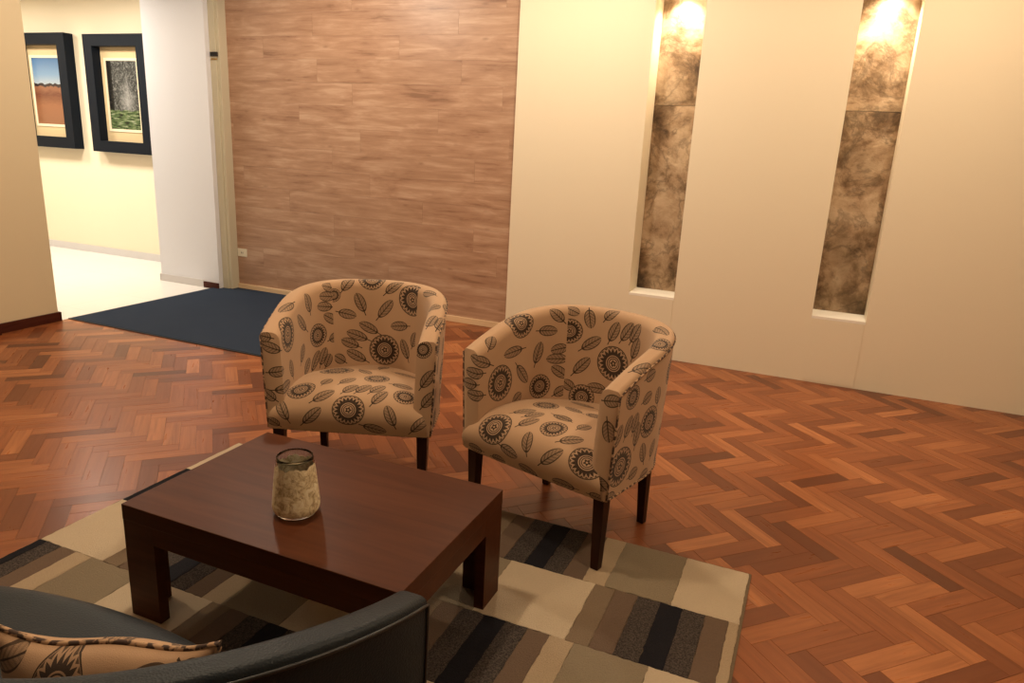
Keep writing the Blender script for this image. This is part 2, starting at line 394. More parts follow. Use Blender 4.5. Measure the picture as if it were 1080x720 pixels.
# niche wall
x0, x1 = -2.347, 3.2
bl = [(x0, NX[0][0], W, W+.45, 0, CEIL), (NX[0][1], NX[1][0], W, W+.45, 0, CEIL), (NX[1][1], x1, W, W+.45, 0, CEIL)]
for a, b in NX: bl += [(a, b, W, W+.45, 0, SILL_Z-.02), (a, b, W, W+.45, NICHE_TOP, CEIL), (a, b, W+NICHE_D+.02, W+.45, SILL_Z-.02, NICHE_TOP)]
wall_back = struct(boxes('wall_back', bl, M_CREAM))
for i, (a, b) in enumerate(NX):
    boxes('niche_sill', [(a+.0005, b-.0005, W-.002, W+NICHE_D, SILL_Z-.02, SILL_Z)], M_SILL, wall_back)
    boxes('access_panel', [(a+.004, b-.004, W-.0025, W+.004, .012, SILL_Z-.026)], M_CREAM, wall_back, .001)
    for z0, z1 in ((SILL_Z, 1.914), (1.917, NICHE_TOP)):
        nx, nz = 10, int((z1-z0)/.035); V = []
        rg = random.Random(i*10+int(z0))
        for ix in range(nx+1):
            for iz in range(nz+1):
                edge = ix in (0, nx) or iz in (0, nz)
                V.append((a+.001+(b-a-.002)*ix/nx, W+NICHE_D-(0 if edge else rg.uniform(0, .006)), z0+(z1-z0)*iz/nz))
        k = len(V); V += [(v[0], W+NICHE_D+.02, v[2]) for v in (V[0], V[nz], V[nx*(nz+1)+nz], V[nx*(nz+1)])]
        Fc = grid(nx+1, nz+1)+[(k, k+1, k+2, k+3)]
        mesh('stone_panel', V, Fc, M_STONE, wall_back, True)
    # recessed niche spotlight
    cx = (a+b)/2
    e = tag(empty('niche_spotlight', (cx, W+.15, NICHE_TOP)), ('small recessed spotlight at the top of the left stone niche', 'small recessed spotlight at the top of the right stone niche')[i], 'spotlight', 'niche spotlights')
    lathe('trim_ring', [(.030, -.004), (.046, -.006), (.050, 0), (.030, 0)], M_CHROME, e, 24)
    nt = mat('niche_bulb', (1, .9, .7), .4); setin(nt, 'Emission Color', (1, .8, .5, 1)); setin(nt, 'Emission Strength', 30)
    mesh('bulb', [(.028*cos(k*pi/8), .028*sin(k*pi/8), -.002) for k in range(16)], [tuple(range(16))[::-1]], nt.mat, e)
    sp = spot('niche_spot', (cx, W+.15, NICHE_TOP-.012), (cx, W+.21, 1.6), 46, (1, .80, .56), 110, .9, .02)

# wood feature wall
wall_wood = struct(boxes('wall_wood', [(-5.47, -2.347, WOOD_Y+.012, WOOD_Y+.2, 0, CEIL)], M_PLANKGAP))
ROW = .196; PL = 1.46; joints = {8: -4.57, 10: -2.90, 9: -2.52, 5: -3.80, 4: -3.25, 13: -3.98, 12: -4.4, 2: -2.51, 11: -3.5, 7: -3.9, 6: -2.75, 3: -4.2, 1: -3.6, 0: -4.9, 14: -3.1}
for k in range(15):
    z0 = .06+k*ROW-.06*(k == 0); z1 = min(.06+(k+1)*ROW, CEIL)
    if k == 0: z0 = 0
    js = sorted(j for j in (joints[k]+PL*n for n in range(-4, 5)) if -5.44 < j < -2.40)
    xs = [-5.465]+js+[-2.349]
    for a, b in zip(xs, xs[1:]):
        boxes('plank', [(a+.0004, b-.0004, WOOD_Y-.0004*RNG.random(), WOOD_Y+.012, z0+.0004, z1-.0004)], M_PLANK, wall_wood)
struct(boxes('baseboard_back', [(-5.388, -2.349, WOOD_Y-.018, WOOD_Y-.001, 0, .055)], M_LIGHTTRIM, bevel=.003))
# wall socket
e = tag(empty('wall_socket', (-5.325, WOOD_Y-.0008, .375)), 'small cream electrical wall socket low on the wood panelled wall', 'socket')
plate = boxes('cover_plate', [(-.058, .058, -.009, 0, -.04, .04)], M_OUTLET, e, .003)
boxes('socket_hole', [(-.012, -.006, -.0095, -.008, -.01, .008), (.006, .012, -.0095, -.008, -.01, .008)], M_LATCH, plate)
# door jamb with latch
jamb = struct(boxes('trim_1', [(-5.50, -5.425, 5.55, 5.68, 0, CEIL), (-5.425, -5.39, 5.562, 5.68, 0, CEIL)], M_JAMB, bevel=.004))
boxes('latch_plate', [(-5.485, -5.40, 5.535, 5.551, 2.222, 2.262)], M_LATCH, jamb, .003)
boxes('latch_tongue', [(-5.48, -5.41, 5.541, 5.551, 2.192, 2.206)], M_BRASS, jamb, .002)
# white return wall
struct(boxes('wall_white', [(-6.29, -5.50, 5.50, 6.27, 0, CEIL)], M_WHITE))
struct(boxes('baseboard_white', [(-6.30, -5.70, 5.488, 5.499, 0, .075), (-6.302, -6.291, 5.488, 6.27, 0, .075)], M_GREYSKIRT, bevel=.002))
struct(boxes('baseboard_return', [(-5.698, -5.502, 5.482, 5.499, 0, .062)], M_SKIRT, bevel=.003))
# left wall with column end
struct(boxes('wall_left', [(-5.95, -5.60, -1.5, 3.854, 0, CEIL)], M_COLUMN))
struct(boxes('baseboard_left', [(-5.599, -5.58, 3.36, 3.868, 0, .075), (-5.599, -5.54, -1.5, 3.36, 0, .075), (-5.95, -5.58, 3.855, 3.87, 0, .075)], M_SKIRT, bevel=.003))
# hall
struct(boxes('wall_hall', [(-10.5, -6.292, 6.27, 6.4, 0, CEIL)], M_HALL))
struct(boxes('baseboard_hall', [(-10.5, -6.303, 6.255, 6.269, 0, .085)], M_GREYSKIRT, bevel=.002))
struct(boxes('wall_hall_end', [(-10.6, -10.5, -1.5, 6.4, 0, CEIL)], M_HALL))
nt = mat('hall_tile', (.82, .79, .76), .18, spec=.5)
br = nt.node('ShaderNodeTexBrick'); nt.l.new(nt.coord('Object'), br.inputs[0]); br.offset = 0; br.inputs['Scale'].default_value = 1
br.inputs['Brick Width'].default_value = .6; br.inputs['Row Height'].default_value = .6; br.inputs['Mortar Size'].default_value = .002
nt.put(br.inputs['Color1'], (.82, .79, .76, 1)); nt.put(br.inputs['Color2'], (.80, .775, .745, 1)); nt.put(br.inputs['Mortar'], (.66, .63, .60, 1))
setin(nt, 'Base Color', br.outputs[0])
struct(boxes('floor_hall', [(-10.5, -5.60, -1.5, 6.3, -.06, 0)], nt.mat))
# room shell out of view
struct(boxes('wall_right', [(3.2, 3.3, -1.5, 5.98, 0, CEIL)], M_CREAM))
struct(boxes('wall_rear', [(-10.6, 3.3, -1.62, -1.5, 0, CEIL)], paint_mat('tan_paint', (.30, .22, .15))))
struct(boxes('ceiling', [(-10.6, 3.3, -1.62, 6.4, CEIL, CEIL+.1)], M_CEIL))

# ------------------------------------------------------------------ parquet floor
RX0, RX1, RY0, RY1 = -2.622, -.040, .925, 2.69          # rug
floor = struct(boxes('floor', [(-5.60, 3.3, -1.55, 5.98, -.06, -.004)], M_SUBFLOOR))
BL, BW, NR = .32, .08, 4
ca, sa = cos(-pi/4), sin(-pi/4)
def rot(px, py): return px*ca-py*sa, px*sa+py*ca
blocks = []
for j in range(-160, 160):
    for i in range(-24, 25):
        blocks.append(((j+2*NR*i)*BW, j*BW, 0))
        c_ = j; blocks.append((c_*BW, (c_-2*NR+1-2*NR*i)*BW, 1))
GAP = .0006
FX0, FX1, FY0, FY1 = -5.598, 3.2, -1.5, 5.66
def clip(poly):
    for ax, lim, sg in ((0, FX0, 1), (0, FX1, -1), (1, FY0, 1), (1, FY1, -1)):
        out = []
        for k in range(len(poly)):
            p, q = poly[k-1], poly[k]; ip = sg*(p[ax]-lim) >= 0; iq = sg*(q[ax]-lim) >= 0
            if ip != iq:
                t = (lim-p[ax])/(q[ax]-p[ax]); out.append(tuple(p[m]+t*(q[m]-p[m]) for m in range(4)))
            if iq: out.append(q)
        poly = out
        if not poly: return poly
    return poly
cand, rest = [], []
for bx_, by_, vert in blocks:
    lx, ly = (BW, BL) if vert else (BL, BW)
    loc = [(bx_+GAP, by_+GAP), (bx_+lx-GAP, by_+GAP), (bx_+lx-GAP, by_+ly-GAP), (bx_+GAP, by_+ly-GAP)]
    uvl = [(0, 0), (lx, 0), (lx, ly), (0, ly)]
    if vert: uvl = [(b, a) for a, b in uvl]
    poly = [(*rot(*p), *u) for p, u in zip(loc, uvl)]
    cl = clip(poly)
    if len(cl) < 3: continue
    xs = [p[0] for p in poly]; ys = [p[1] for p in poly]
    whole = min(xs) > FX0 and max(xs) < FX1 and min(ys) > FY0 and max(ys) < 5.52
    cx, cy = sum(xs)/4, sum(ys)/4
    hidden = (RX0 < cx < RX1 and RY0 < cy < RY1) or (cx < -3.4 and cy > 3.95)
    pr_ = project((cx, cy, 0)) if whole and not hidden else None
    if pr_ and 4 < pr_[0] < 1076 and 4 < pr_[1] < 716 and not (pr_[0] < 445 and pr_[1] > 640):
        cand.append((pr_[2]**-3, cx, cy, vert, cl))
    else: rest.append(cl)
cand.sort(key=lambda t: -t[0])
bm_me = mesh_data('parquet_block', boxv(-BL/2+GAP, BL/2-GAP, -BW/2+GAP, BW/2-GAP, -.006, 0), BOXF[1:], M_PARQUET,
                  uvs=[(x+BL/2, y+BW/2) for x, y, z in boxv(-BL/2, BL/2, -BW/2, BW/2, 0, 0)])
for t in cand[:300]:
    o = link('parquet_block', bm_me, floor); o.location = (t[1], t[2], -.0004*RNG.random())
    o.rotation_euler = (RNG.uniform(-.0022, .0022), RNG.uniform(-.0010, .0010), -pi/4+(pi/2 if t[3] else 0))
rest += [t[4] for t in cand[300:]]
V, Fc, UV = [], [], []
for poly in rest:
    k = len(V); n = len(poly); tx, ty = RNG.uniform(-.0015, .0015), RNG.uniform(-.0015, .0015); dz = -.0005
    mx = sum(p[0] for p in poly)/n; my = sum(p[1] for p in poly)/n
    V += [(p[0], p[1], dz+tx*(p[0]-mx)+ty*(p[1]-my)) for p in poly]+[(p[0], p[1], -.006) for p in poly]
    UV += [(p[2], p[3]) for p in poly]*2
    Fc.append(tuple(range(k, k+n)))
    Fc += [(k+(q+1) % n, k+q, k+n+q, k+n+(q+1) % n) for q in range(n)]
o = mesh('parquet_blocks', V, Fc, M_PARQUET, floor, uvs=UV); o['kind'] = 'stuff'

# ------------------------------------------------------------------ ceiling lamps (above the frame)
nt = mat('lamp_diffuser', (1, .9, .75), .5); setin(nt, 'Emission Color', (1, .75, .45, 1)); setin(nt, 'Emission Strength', 6); M_LAMP = nt.mat
nt = mat('hall_diffuser', (1, .95, .88), .5); setin(nt, 'Emission Color', (1, .9, .76, 1)); setin(nt, 'Emission Strength', 6); M_HLAMP = nt.mat
for k, (x, y, p, lc, where) in enumerate(DOWNLIGHTS):
    e = tag(empty('ceiling_downlight', (x, y, CEIL)), 'round recessed ceiling downlight '+where, 'downlight', 'lounge ceiling downlights')
    lathe('trim_ring', [(.085, -.006), (.105, -.008), (.112, 0), (.085, 0)], M_SILL, e, 32)
    mesh('diffuser', [(.085*cos(q*pi/12), .085*sin(q*pi/12), -.003) for q in range(24)], [tuple(range(24))[::-1]], M_LAMP, e)
    spot('downlight', (x, y, CEIL-.015), (x, y, 0), p*1.9, lc, 179, .12, .085)
for k, (x, y, p) in enumerate(HALL_PANELS):
    e = tag(empty('ceiling_panel_light', (x, y, CEIL)), ('square ceiling light panel over the hall beside the white return wall', 'square ceiling light panel deeper in the hall by the dune picture')[k], 'ceiling light', 'hall ceiling panels')
    boxes('frame', [(-.32, .32, -.32, -.30, -.012, 0), (-.32, .32, .30, .32, -.012, 0), (-.32, -.30, -.30, .30, -.012, 0), (.30, .32, -.30, .30, -.012, 0)], M_SILL, e)
    boxes('diffuser', [(-.30, .30, -.30, .30, -.006, -.001)], M_HLAMP, e)
    area('hall_light', (x, y, CEIL-.015), p, HALLC, .6, .6)

# ------------------------------------------------------------------ entrance mat
e = tag(empty('entrance_mat', (-4.45, 4.78, 0)), 'large flat dark navy entrance mat by the hall opening', 'mat')
boxes('mat_pile', [(-1.13, 1.13, -.835, .86, .001, .010)], M_MAT, e, .003)
boxes('mat_edge', [(-1.145, 1.145, -.85, -.835, .001, .006), (-1.145, 1.145, .86, .872, .001, .006), (-1.145, -1.13, -.835, .86, .001, .006), (1.13, 1.145, -.835, .86, .001, .006)], M_MATEDGE, e)

# ------------------------------------------------------------------ picture frames in the hall
nt = mat('frame_navy', (.0045, .0075, .0135), .55, spec=.12); M_FRAME = nt.mat
nt = mat('mat_board', (.66, .50, .28), .8); M_BOARD = nt.mat
nt = mat('slip_border', (.80, .70, .50), .6); M_SLIP = nt.mat
def picture_mat(kind):
    nt = mat('print_'+kind, (.5, .5, .5), .25, spec=.3)
    uv = nt.coord('UV'); x, y, _ = nt.xyz(uv)
    if kind == 'desert':
        n = nt.noise(uv, 6, 4); n2 = nt.noise(nt.mapping(uv, (3, 14, 1)), 2, 4)
        sky = nt.ramp(y, [(.60, (.62, .72, .80)), (.75, (.32, .52, .78)), (1, (.12, .28, .58))])
        sand = nt.ramp(nt.m('ADD', y, nt.m('MULTIPLY', n2, .14)), [(.0, (.45, .20, .10)), (.35, (.48, .20, .095)), (.52, (.25, .085, .045)), (.6, (.40, .17, .09))])
        ridge = nt.m('ADD', .575, nt.m('MULTIPLY', n, .09))
        hor = nt.m('LESS_THAN', y, ridge); band = nt.m('MULTIPLY', hor, nt.m('GREATER_THAN', y, nt.m('SUBTRACT', ridge, .045)))
        col = nt.mix(hor, sky, sand); col = nt.mix(band, col, (.06, .04, .04))
    else:
        n = nt.noise(nt.mapping(uv, (1, 1.4, 1)), 15, 7, .75, 1); n2 = nt.noise(nt.mapping(uv, (1.5, 12, 1)), 3, 5)
        dx = nt.m('ABSOLUTE', nt.m('SUBTRACT', x, .62))
        dy = nt.m('ABSOLUTE', nt.m('SUBTRACT', y, .42))
        glow = nt.m('SUBTRACT', 1, nt.m('ADD', nt.m('MULTIPLY', dx, 3.2), nt.m('MULTIPLY', dy, 2.2)), clamp=True)
        trees = nt.ramp(n, [(.36, (.012, .014, .012)), (.5, (.10, .105, .10)), (.62, (.34, .34, .33))])
        trees = nt.mix(nt.m('MULTIPLY', nt.m('MULTIPLY', glow, n), 1.5), trees, (.62, .62, .60))
        trunk = nt.m('LESS_THAN', x, nt.m('ADD', .11, nt.m('MULTIPLY', n2, .10)))
        trees = nt.mix(nt.m('MULTIPLY', trunk, .9), trees, (.008, .008, .008))
        grass = nt.ramp(n2, [(.36, (.012, .018, .010)), (.48, (.10, .17, .06)), (.56, (.22, .30, .13)), (.64, (.50, .54, .38))])
        col = nt.mix(nt.m('LESS_THAN', y, nt.m('ADD', .22, nt.m('MULTIPLY', n2, .12))), trees, grass)
    col = nt.mix(1.0, col, (.55, .55, .55), 'MULTIPLY')
    setin(nt, 'Base Color', col); return nt.mat
def frame(x0, x1, z0, z1, px, pz, kind, label):
    cx = (x0+x1)/2; e = tag(empty('picture_frame', (cx, 6.269, z0)), label, 'picture', 'shadow box pictures in the hall')
    w = (x1-x0)/2; h = z1-z0; t = .135
    boxes('frame_rail', [(-w, w, -.119, 0, h-.125, h)], M_FRAME, e); boxes('frame_rail', [(-w, w, -.119, 0, 0, .125)], M_FRAME, e)
    boxes('frame_stile', [(-w, -w+t, -.119, 0, .125, h-.125)], M_FRAME, e); boxes('frame_stile', [(w-t, w, -.119, 0, .125, h-.125)], M_FRAME, e)
    board = boxes('mat_board', [(-w+t, w-t, -.014, 0, .125, h-.125)], M_BOARD, e)
    a, b = px[0]-cx, px[1]-cx; c, d = pz[0]-z0, pz[1]-z0; s = .03
    boxes('slip_border', [(a-s, b+s, -.022, -.014, d, d+s), (a-s, b+s, -.022, -.014, c-s, c), (a-s, a, -.022, -.014, c, d), (b, b+s, -.022, -.014, c, d)], M_SLIP, board)
    mesh('print', [(a, -.016, c), (b, -.016, c), (b, -.016, d), (a, -.016, d)], [(0, 1, 2, 3)], picture_mat(kind), board, uvs=[(0, 0), (1, 0), (1, 1), (0, 1)])
    return e
frame(-9.21, -8.275, 1.25, 2.54, (-9.01, -8.535), (1.52, 2.275), 'desert', 'dark shadow box frame holding a photograph of orange dunes under blue sky')
frame(-7.97, -7.02, 1.24, 2.52, (-7.755, -7.28), (1.505, 2.25), 'avenue', 'dark shadow box frame holding a photograph of a grey tree avenue and grass')

# ------------------------------------------------------------------ patchwork rug
rug = tag(empty('patchwork_rug', ((RX0+RX1)/2, (RY0+RY1)/2, 0)), 'patchwork area rug of cream, taupe, brown and navy blocks under the coffee table', 'rug')
RZ = .012
SEQ = [('cream', .24), ('taupe', .25), ('beige', .085), ('brown', .08), ('speckle', .08), ('navy', .08), ('speckle', .085), ('brown', .083), ('umber', .08), ('cream', .102)]
PER = sum(w for _, w in SEQ)
ROWS = [(2.338, 2.682), (1.985, 2.338), (1.62, 1.985), (1.27, 1.62), (.933, 1.27)]
def jag(n, amp): return [RNG.uniform(-amp, amp) for _ in range(n)]
def patch(name, xa, xb, ya, yb):
    # bevelled pile patch with slightly uneven edges
    n1, n2 = max(3, int((xb-xa)/.02)), max(3, int((yb-ya)/.02)); cx, cy = (xa+xb)/2, (ya+yb)/2
    ring = [(xa+(xb-xa)*k/n1, ya) for k in range(n1)]+[(xb, ya+(yb-ya)*k/n2) for k in range(n2)]+[(xb-(xb-xa)*k/n1, yb) for k in range(n1)]+[(xa, yb-(yb-ya)*k/n2) for k in range(n2)]
    n = len(ring); V = []
    top = RZ+RNG.uniform(-.0006, .0006)
    for inset, z in ((.0, .004), (.0005, top-.0012), (.0025, top)):
        for (x, y) in ring:
            jx = RNG.uniform(-.0026, .0026); jy = RNG.uniform(-.0026, .0026)
            sx = 1-inset/((xb-xa)/2); sy = 1-inset/((yb-ya)/2)
            V.append((cx+(x-cx)*sx+jx, cy+(y-cy)*sy+jy, z))
    Fc = [(a*n+k, a*n+(k+1) % n, (a+1)*n+(k+1) % n, (a+1)*n+k) for a in range(2) for k in range(n)]+[tuple(range(2*n, 3*n))]
    ox, oy = rug.location.x, rug.location.y
    return mesh('rug_patch', [(x-ox, y-oy, z) for x, y, z in V], Fc, RUG[name], rug)
for ri, (ya, yb) in enumerate(ROWS):
    x = -.050+(.54-PER if ri % 2 else 0)+PER*(1 if ri % 2 else 0)
    runs = []; k = 0
    while x > RX0+.01:
        nm, w = SEQ[k % len(SEQ)]; a, b = max(x-w, RX0+.008), min(x, -.050)
        if b-a > .006:
            if runs and runs[-1][0] == nm: runs[-1] = (nm, a, runs[-1][2])
            else: runs.append((nm, a, b))
        x -= w; k += 1
    for nm, a, b in runs: patch(nm, a, b, ya, yb)
ox, oy = rug.location.x, rug.location.y
boxes('rug_backing', [(RX0-ox, RX1-ox, RY0-oy, RY1-oy, .001, .008)], M_RUGBASE, rug, .002)

# ------------------------------------------------------------------ coffee table
TX0, TX1, TY0, TY1, TZ = -1.922, -.881, 1.452, 2.130, .42
table = tag(empty('coffee_table', ((TX0+TX1)/2, (TY0+TY1)/2, RZ)), 'low dark brown wooden coffee table with thick square legs', 'table')
hx, hy = (TX1-TX0)/2, (TY1-TY0)/2; TH = TZ-RZ
boxes('tabletop', [(-hx, hx, -hy, hy, TH-.055, TH)], M_TABLE, table, .002)
LW, LT, AP = .128, .038, .118          # legs are L shaped corner boards
for sy in (-1, 1):
    c, d = sorted((sy*(hy-.0015), sy*(hy-.035)))
    boxes('apron', [(-hx+LW, hx-LW, c, d, TH-AP, TH-.0555)], M_TABLE, table)
for sx in (-1, 1):
    a, b = sorted((sx*(hx-.0015), sx*(hx-.035)))
    boxes('apron', [(a, b, -hy+LW, hy-LW, TH-AP, TH-.0555)], M_TABLE, table)
    for sy in (-1, 1):
        out = [(hx-.0012, hy-.0012), (hx-LW, hy-.0012), (hx-LW, hy-LT), (hx-LT, hy-LT), (hx-LT, hy-LW), (hx-.0012, hy-LW)]
        out = [(sx*p, sy*q) for p, q in out]
        if sx*sy < 0: out = out[::-1]
        V = [(p, q, z) for z in (.001, TH-.0555) for p, q in out]
        Fc = [(3, 2, 1, 0), (5, 4, 3, 0), (6, 7, 8, 9), (6, 9, 10, 11)]+[(k, (k+1) % 6, 6+(k+1) % 6, 6+k) for k in range(6)]
        mesh('leg', V, Fc, M_TABLE, table)

# ------------------------------------------------------------------ candle glass on the table
cg = tag(empty('candle_glass', (-1.405, 1.672, TZ)), 'tapered glass candle holder with gold crackle coating on the coffee table', 'candle holder')
GH = .195; R0, R1 = .074, .056
def rad(z): return R1+(R0-R1)*min(1, (1-z/GH)/.82)**.8 if z > .03 else R0-.016*(1-z/.03)**2
zs = [.001, .004, .01, .018, .03]+[.03+(GH-.03)*k/14 for k in range(1, 15)]
outer = [(rad(z), z) for z in zs]
lathe('glass_cup', [(.0005, .001)]+outer+[(rad(GH)-.0012, GH+.0012)]+[(rad(z)-.0028, max(z, .012)) for z in reversed(zs)]+[(.0005, .012)], M_GLASS, cg, 64)
zc = [.013, .016, .02, .03]+[.03+(.170-.03)*k/14 for k in range(1, 15)]
V = []; SEG = 64; n = len(zc)
for i in range(SEG):
    for j, z in enumerate(zc):
        zz = z+(.004*sin(i*.6)+.003*sin(i*1.7+1))*(z/.170)**4
        rr = rad(zz)+.0004; V.append((rr*cos(2*pi*i/SEG), rr*sin(2*pi*i/SEG), zz))
mesh('gold_coating', V, grid(SEG, n, True), M_GILT, cg, True)
lathe('wax', [(.0005, .0135), (.05, .0135), (.056, .02), (.054, .10), (.0005, .104)], mat('candle_wax', (.62, .50, .30), .5).mat, cg, 32)

# ------------------------------------------------------------------ tub seating
def tub(a, D, ys, ex, t, zb, zin, hfun, flare, nst=81):
    """U shaped upholstered shell; front at y=0, back at y=D. returns helper data"""
    raw = [(a, y) for y in np.linspace(0, ys, 30)[:-1]]
    for th in np.linspace(0, pi, 240):
        c, s = cos(th), sin(th)
        raw.append((a*math.copysign(abs(c)**(2/ex), c), ys+(D-ys)*abs(s)**(2/ex)))
    raw += [(-a, y) for y in np.linspace(ys, 0, 30)[1:]]
    R = np.array(raw); seg = np.r_[0, np.cumsum(np.hypot(*np.diff(R, axis=0).T))]
    s = np.linspace(0, seg[-1], nst); P = np.c_[np.interp(s, seg, R[:, 0]), np.interp(s, seg, R[:, 1])]
    T = np.gradient(P, axis=0); T /= np.linalg.norm(T, axis=1)[:, None]; T[0] = (0, 1); T[-1] = (0, -1)
    N = np.c_[T[:, 1], -T[:, 0]]       # outward
    return P, N, s
def shell_point(P, N, i, d, z, zb, flare):
    off = flare*(z-zb)
    return (P[i, 0]+N[i, 0]*(off-d), P[i, 1]+N[i, 1]*(off-d), z)
def ztop(h, d, t, r):
    # rounded top profile across thickness
    if d < r*.55: return h-r*.5+r*.5*sqrt(max(0, 1-(1-d/(r*.55))**2))
    if d > t-r: return h-r+r*sqrt(max(0, 1-((d-(t-r))/r)**2))
    return h
def build_tub(parent, a, D, ys, ex, t, zb, zin, hfun, flare, split, mats, pipe_mat, pipe_r, prefix_names, nst=81, bulge=.0):
    P, N, s = tub(a, D, ys, ex, t, zb, zin, hfun, flare, nst)
    r = .035
    pt = lambda i, d, z: shell_point(P, N, i, d, z, zb, flare)
    H = [hfun(P[i, 1]) for i in range(nst)]
    # inner arc length, centred on the back
    inn = np.array([pt(i, t, zb+.2)[:2] for i in range(nst)]); si = np.r_[0, np.cumsum(np.hypot(*np.diff(inn, axis=0).T))]; si -= si[-1]/2
    # outer panel
    nz = 10; V, UV = [], []
    for i in range(nst):
        zt = H[i]-r*.5
        for j in range(nz+1):
            z = zb+(zt-zb)*j/nz; V.append(pt(i, 0 if 0 < j < nz else .001, z)); UV.append((s[i]-s[-1]/2, z))
    outer_o = mesh('outer_panel', V, [f[::-1] for f in grid(nst, nz+1)], mats['outer'], parent, True, UV)
    # inner panels (rim + inside), d list for the rim
    ds = [0, .003, .008, .014, .0193]+list(np.linspace(.028, t-r, 5))+[t-r+r*k for k in (.25, .5, .7, .85, .95, 1)]
    def strip(name, idx, m, cap=None):
        V, UV = [], []; zn = 9; cols = len(ds)+zn
        for i in idx:
            vlen = 0; prev = None; h = H[i]; rows = []
            for d in ds: rows.append((d, ztop(h, d, t, r)))
            for j in range(1, zn+1):
                z = (h-r)+(zin-(h-r))*j/zn
                k = j/zn; rows.append((t+bulge*sin(pi*min(1, k*1.05)), z))
            # v measured so that v = z on the inside face
            vs = [0]*len(rows); kref = len(ds)-1
            vs[kref] = h-r
            for q in range(kref-1, -1, -1): vs[q] = vs[q+1]+math.hypot(rows[q][0]-rows[q+1][0], rows[q][1]-rows[q+1][1])
            for q in range(kref+1, len(rows)): vs[q] = rows[q][1]
            for q, (d, z) in enumerate(rows): V.append(pt(i, d, z)); UV.append((si[i], vs[q]))
        Fc = grid(len(idx), cols)
        if cap is not None:
            i = cap; sg = 1 if i else -1; k0 = len(V); nd, nzc = 12, 16; h = H[i]
            for q in range(nd+1):
                d = t*q/nd; zt = ztop(h, d, t, r)
                for j in range(nzc+1):
                    k = j/nzc; z = zb+(zt-zb)*k
                    x, y, z = pt(i, d, z)
                    e1 = 1-abs(2*q/nd-1)**2.6; e2 = 1-max(0, (k-.55)/.45)**3
                    V.append((x, y-.012*e1*e2, z)); UV.append((si[i]+sg*(t-d), z))
            g2 = [tuple(k0+v for v in f) for f in grid(nd+1, nzc+1)]
            Fc += g2 if sg < 0 else [f[::-1] for f in g2]
        if cap == 0 or cap is None or True: pass
        return mesh(name, V, Fc, m, parent, True, UV)
    iL = [i for i in range(nst) if si[i] <= -split]; iR = [i for i in range(nst) if si[i] >= split]; iB = list(range(iL[-1], iR[0]+1))
    # stations run from +x front (index 0) round the back to -x front
    strip('inside_arm', iL, mats['arm_r'], 0); strip('inside_back', iB, mats['back']); strip('inside_arm', iR, mats['arm_l'], nst-1)
    # piping
    rim = [pt(i, -.001, H[i]-r*.5) for i in range(nst)]
    e0 = [pt(0, -.001, z) for z in np.linspace(zb, H[0]-r*.5, 8)]; e1 = [pt(nst-1, -.001, z) for z in np.linspace(H[-1]-r*.5, zb, 8)]
    tube('rim_piping', e0[:-1]+rim+e1[1:], pipe_r, pipe_mat, outer_o, 8)
    base = [pt(i, .001, zb) for i in range(nst)]
    tube('base_piping', base, pipe_r, pipe_mat, outer_o, 8)
    # underside
    V = [pt(i, .004, zb) for i in range(nst)]
    mesh('base_board', V+[(x, y, zb+.03) for x, y, z in V], [tuple(range(nst)), tuple(range(2*nst-1, nst-1, -1))], M_LEATHERPIPE, parent)
    return P, N, si, H, pt
def seat_cushion(parent, a, D, ys, ex, t, prof, m, front_hw, dome, name='seat', nu=41, bow=0):
    """prof: list of (y, z) along the middle from the lower front edge over the top to the back"""
    Pp = np.array(prof); seg = np.r_[0, np.cumsum(np.hypot(*np.diff(Pp, axis=0).T))]
    # smooth resample (Catmull like through np.interp on dense + blur)
    n = 46; q = np.linspace(0, seg[-1], n); Y = np.interp(q, seg, Pp[:, 0]); Z = np.interp(q, seg, Pp[:, 1])
    for _ in range(3):
        Y[1:-1] = .25*Y[:-2]+.5*Y[1:-1]+.25*Y[2:]; Z[1:-1] = .25*Z[:-2]+.5*Z[1:-1]+.25*Z[2:]
    zc = Z.max(); V, UV = [], []
    ai, Di = a-t, D-t
    for k in range(nu):
        u = -1+2*k/(nu-1)
        for j in range(n):
            y, z = Y[j], Z[j]
            k_in = ai+.012
            if y > ys: k_in = (ai+.012)*max(.02, 1-((y-ys)/(Di+.012-ys))**ex)**(1/ex) if y < Di+.012 else .1
            fr = 1-smoothstep(-.02, .075, y)                # 1 on the front face
            zk = smoothstep(prof[0][1]+.07, prof[0][1]+.20, z)
            hwf = front_hw+(k_in-front_hw)*zk
            hw = hwf*fr+k_in*(1-fr)
            x = u*hw
            topk = smoothstep(prof[0][1], zc, z)
            z2 = z-dome*abs(u)**3.2*topk
            y2 = y+.02*abs(u)**4*fr*(.3+topk)
            y2 -= bow*(1-u*u)*(1-smoothstep(Y.min(), Y.min()+.3, y))
            V.append((x, y2, z2)); UV.append((x, q[j]))
    return mesh(name, V, grid(nu, n), m, parent, True, UV)
def tapered_leg(parent, x, y, z0, z1, w0, w1, lean=(0, 0)):
    V = []
    for z, w, k in ((z0, w0, 1), (z1, w1, 0)):
        V += [(x+lean[0]*k+sx*w/2, y+lean[1]*k+sy*w/2, z) for sx, sy in ((-1, -1), (1, -1), (1, 1), (-1, 1))]
    o = mesh('leg', V, [(0, 3, 2, 1), (4, 5, 6, 7), (0, 1, 5, 4), (1, 2, 6, 5), (2, 3, 7, 6), (3, 0, 4, 7)], M_LEG, parent)
    md = o.modifiers.new('bevel', 'BEVEL'); md.width = .003; md.segments = 2
    return o

CH = dict(a=.360, D=.642, ys=.25, ex=2.2, t=.081, zb=.325)
def chair_h(y): return   .760+.128*(1-(1-min(max(y, 0)/.60, 1))**1.9)
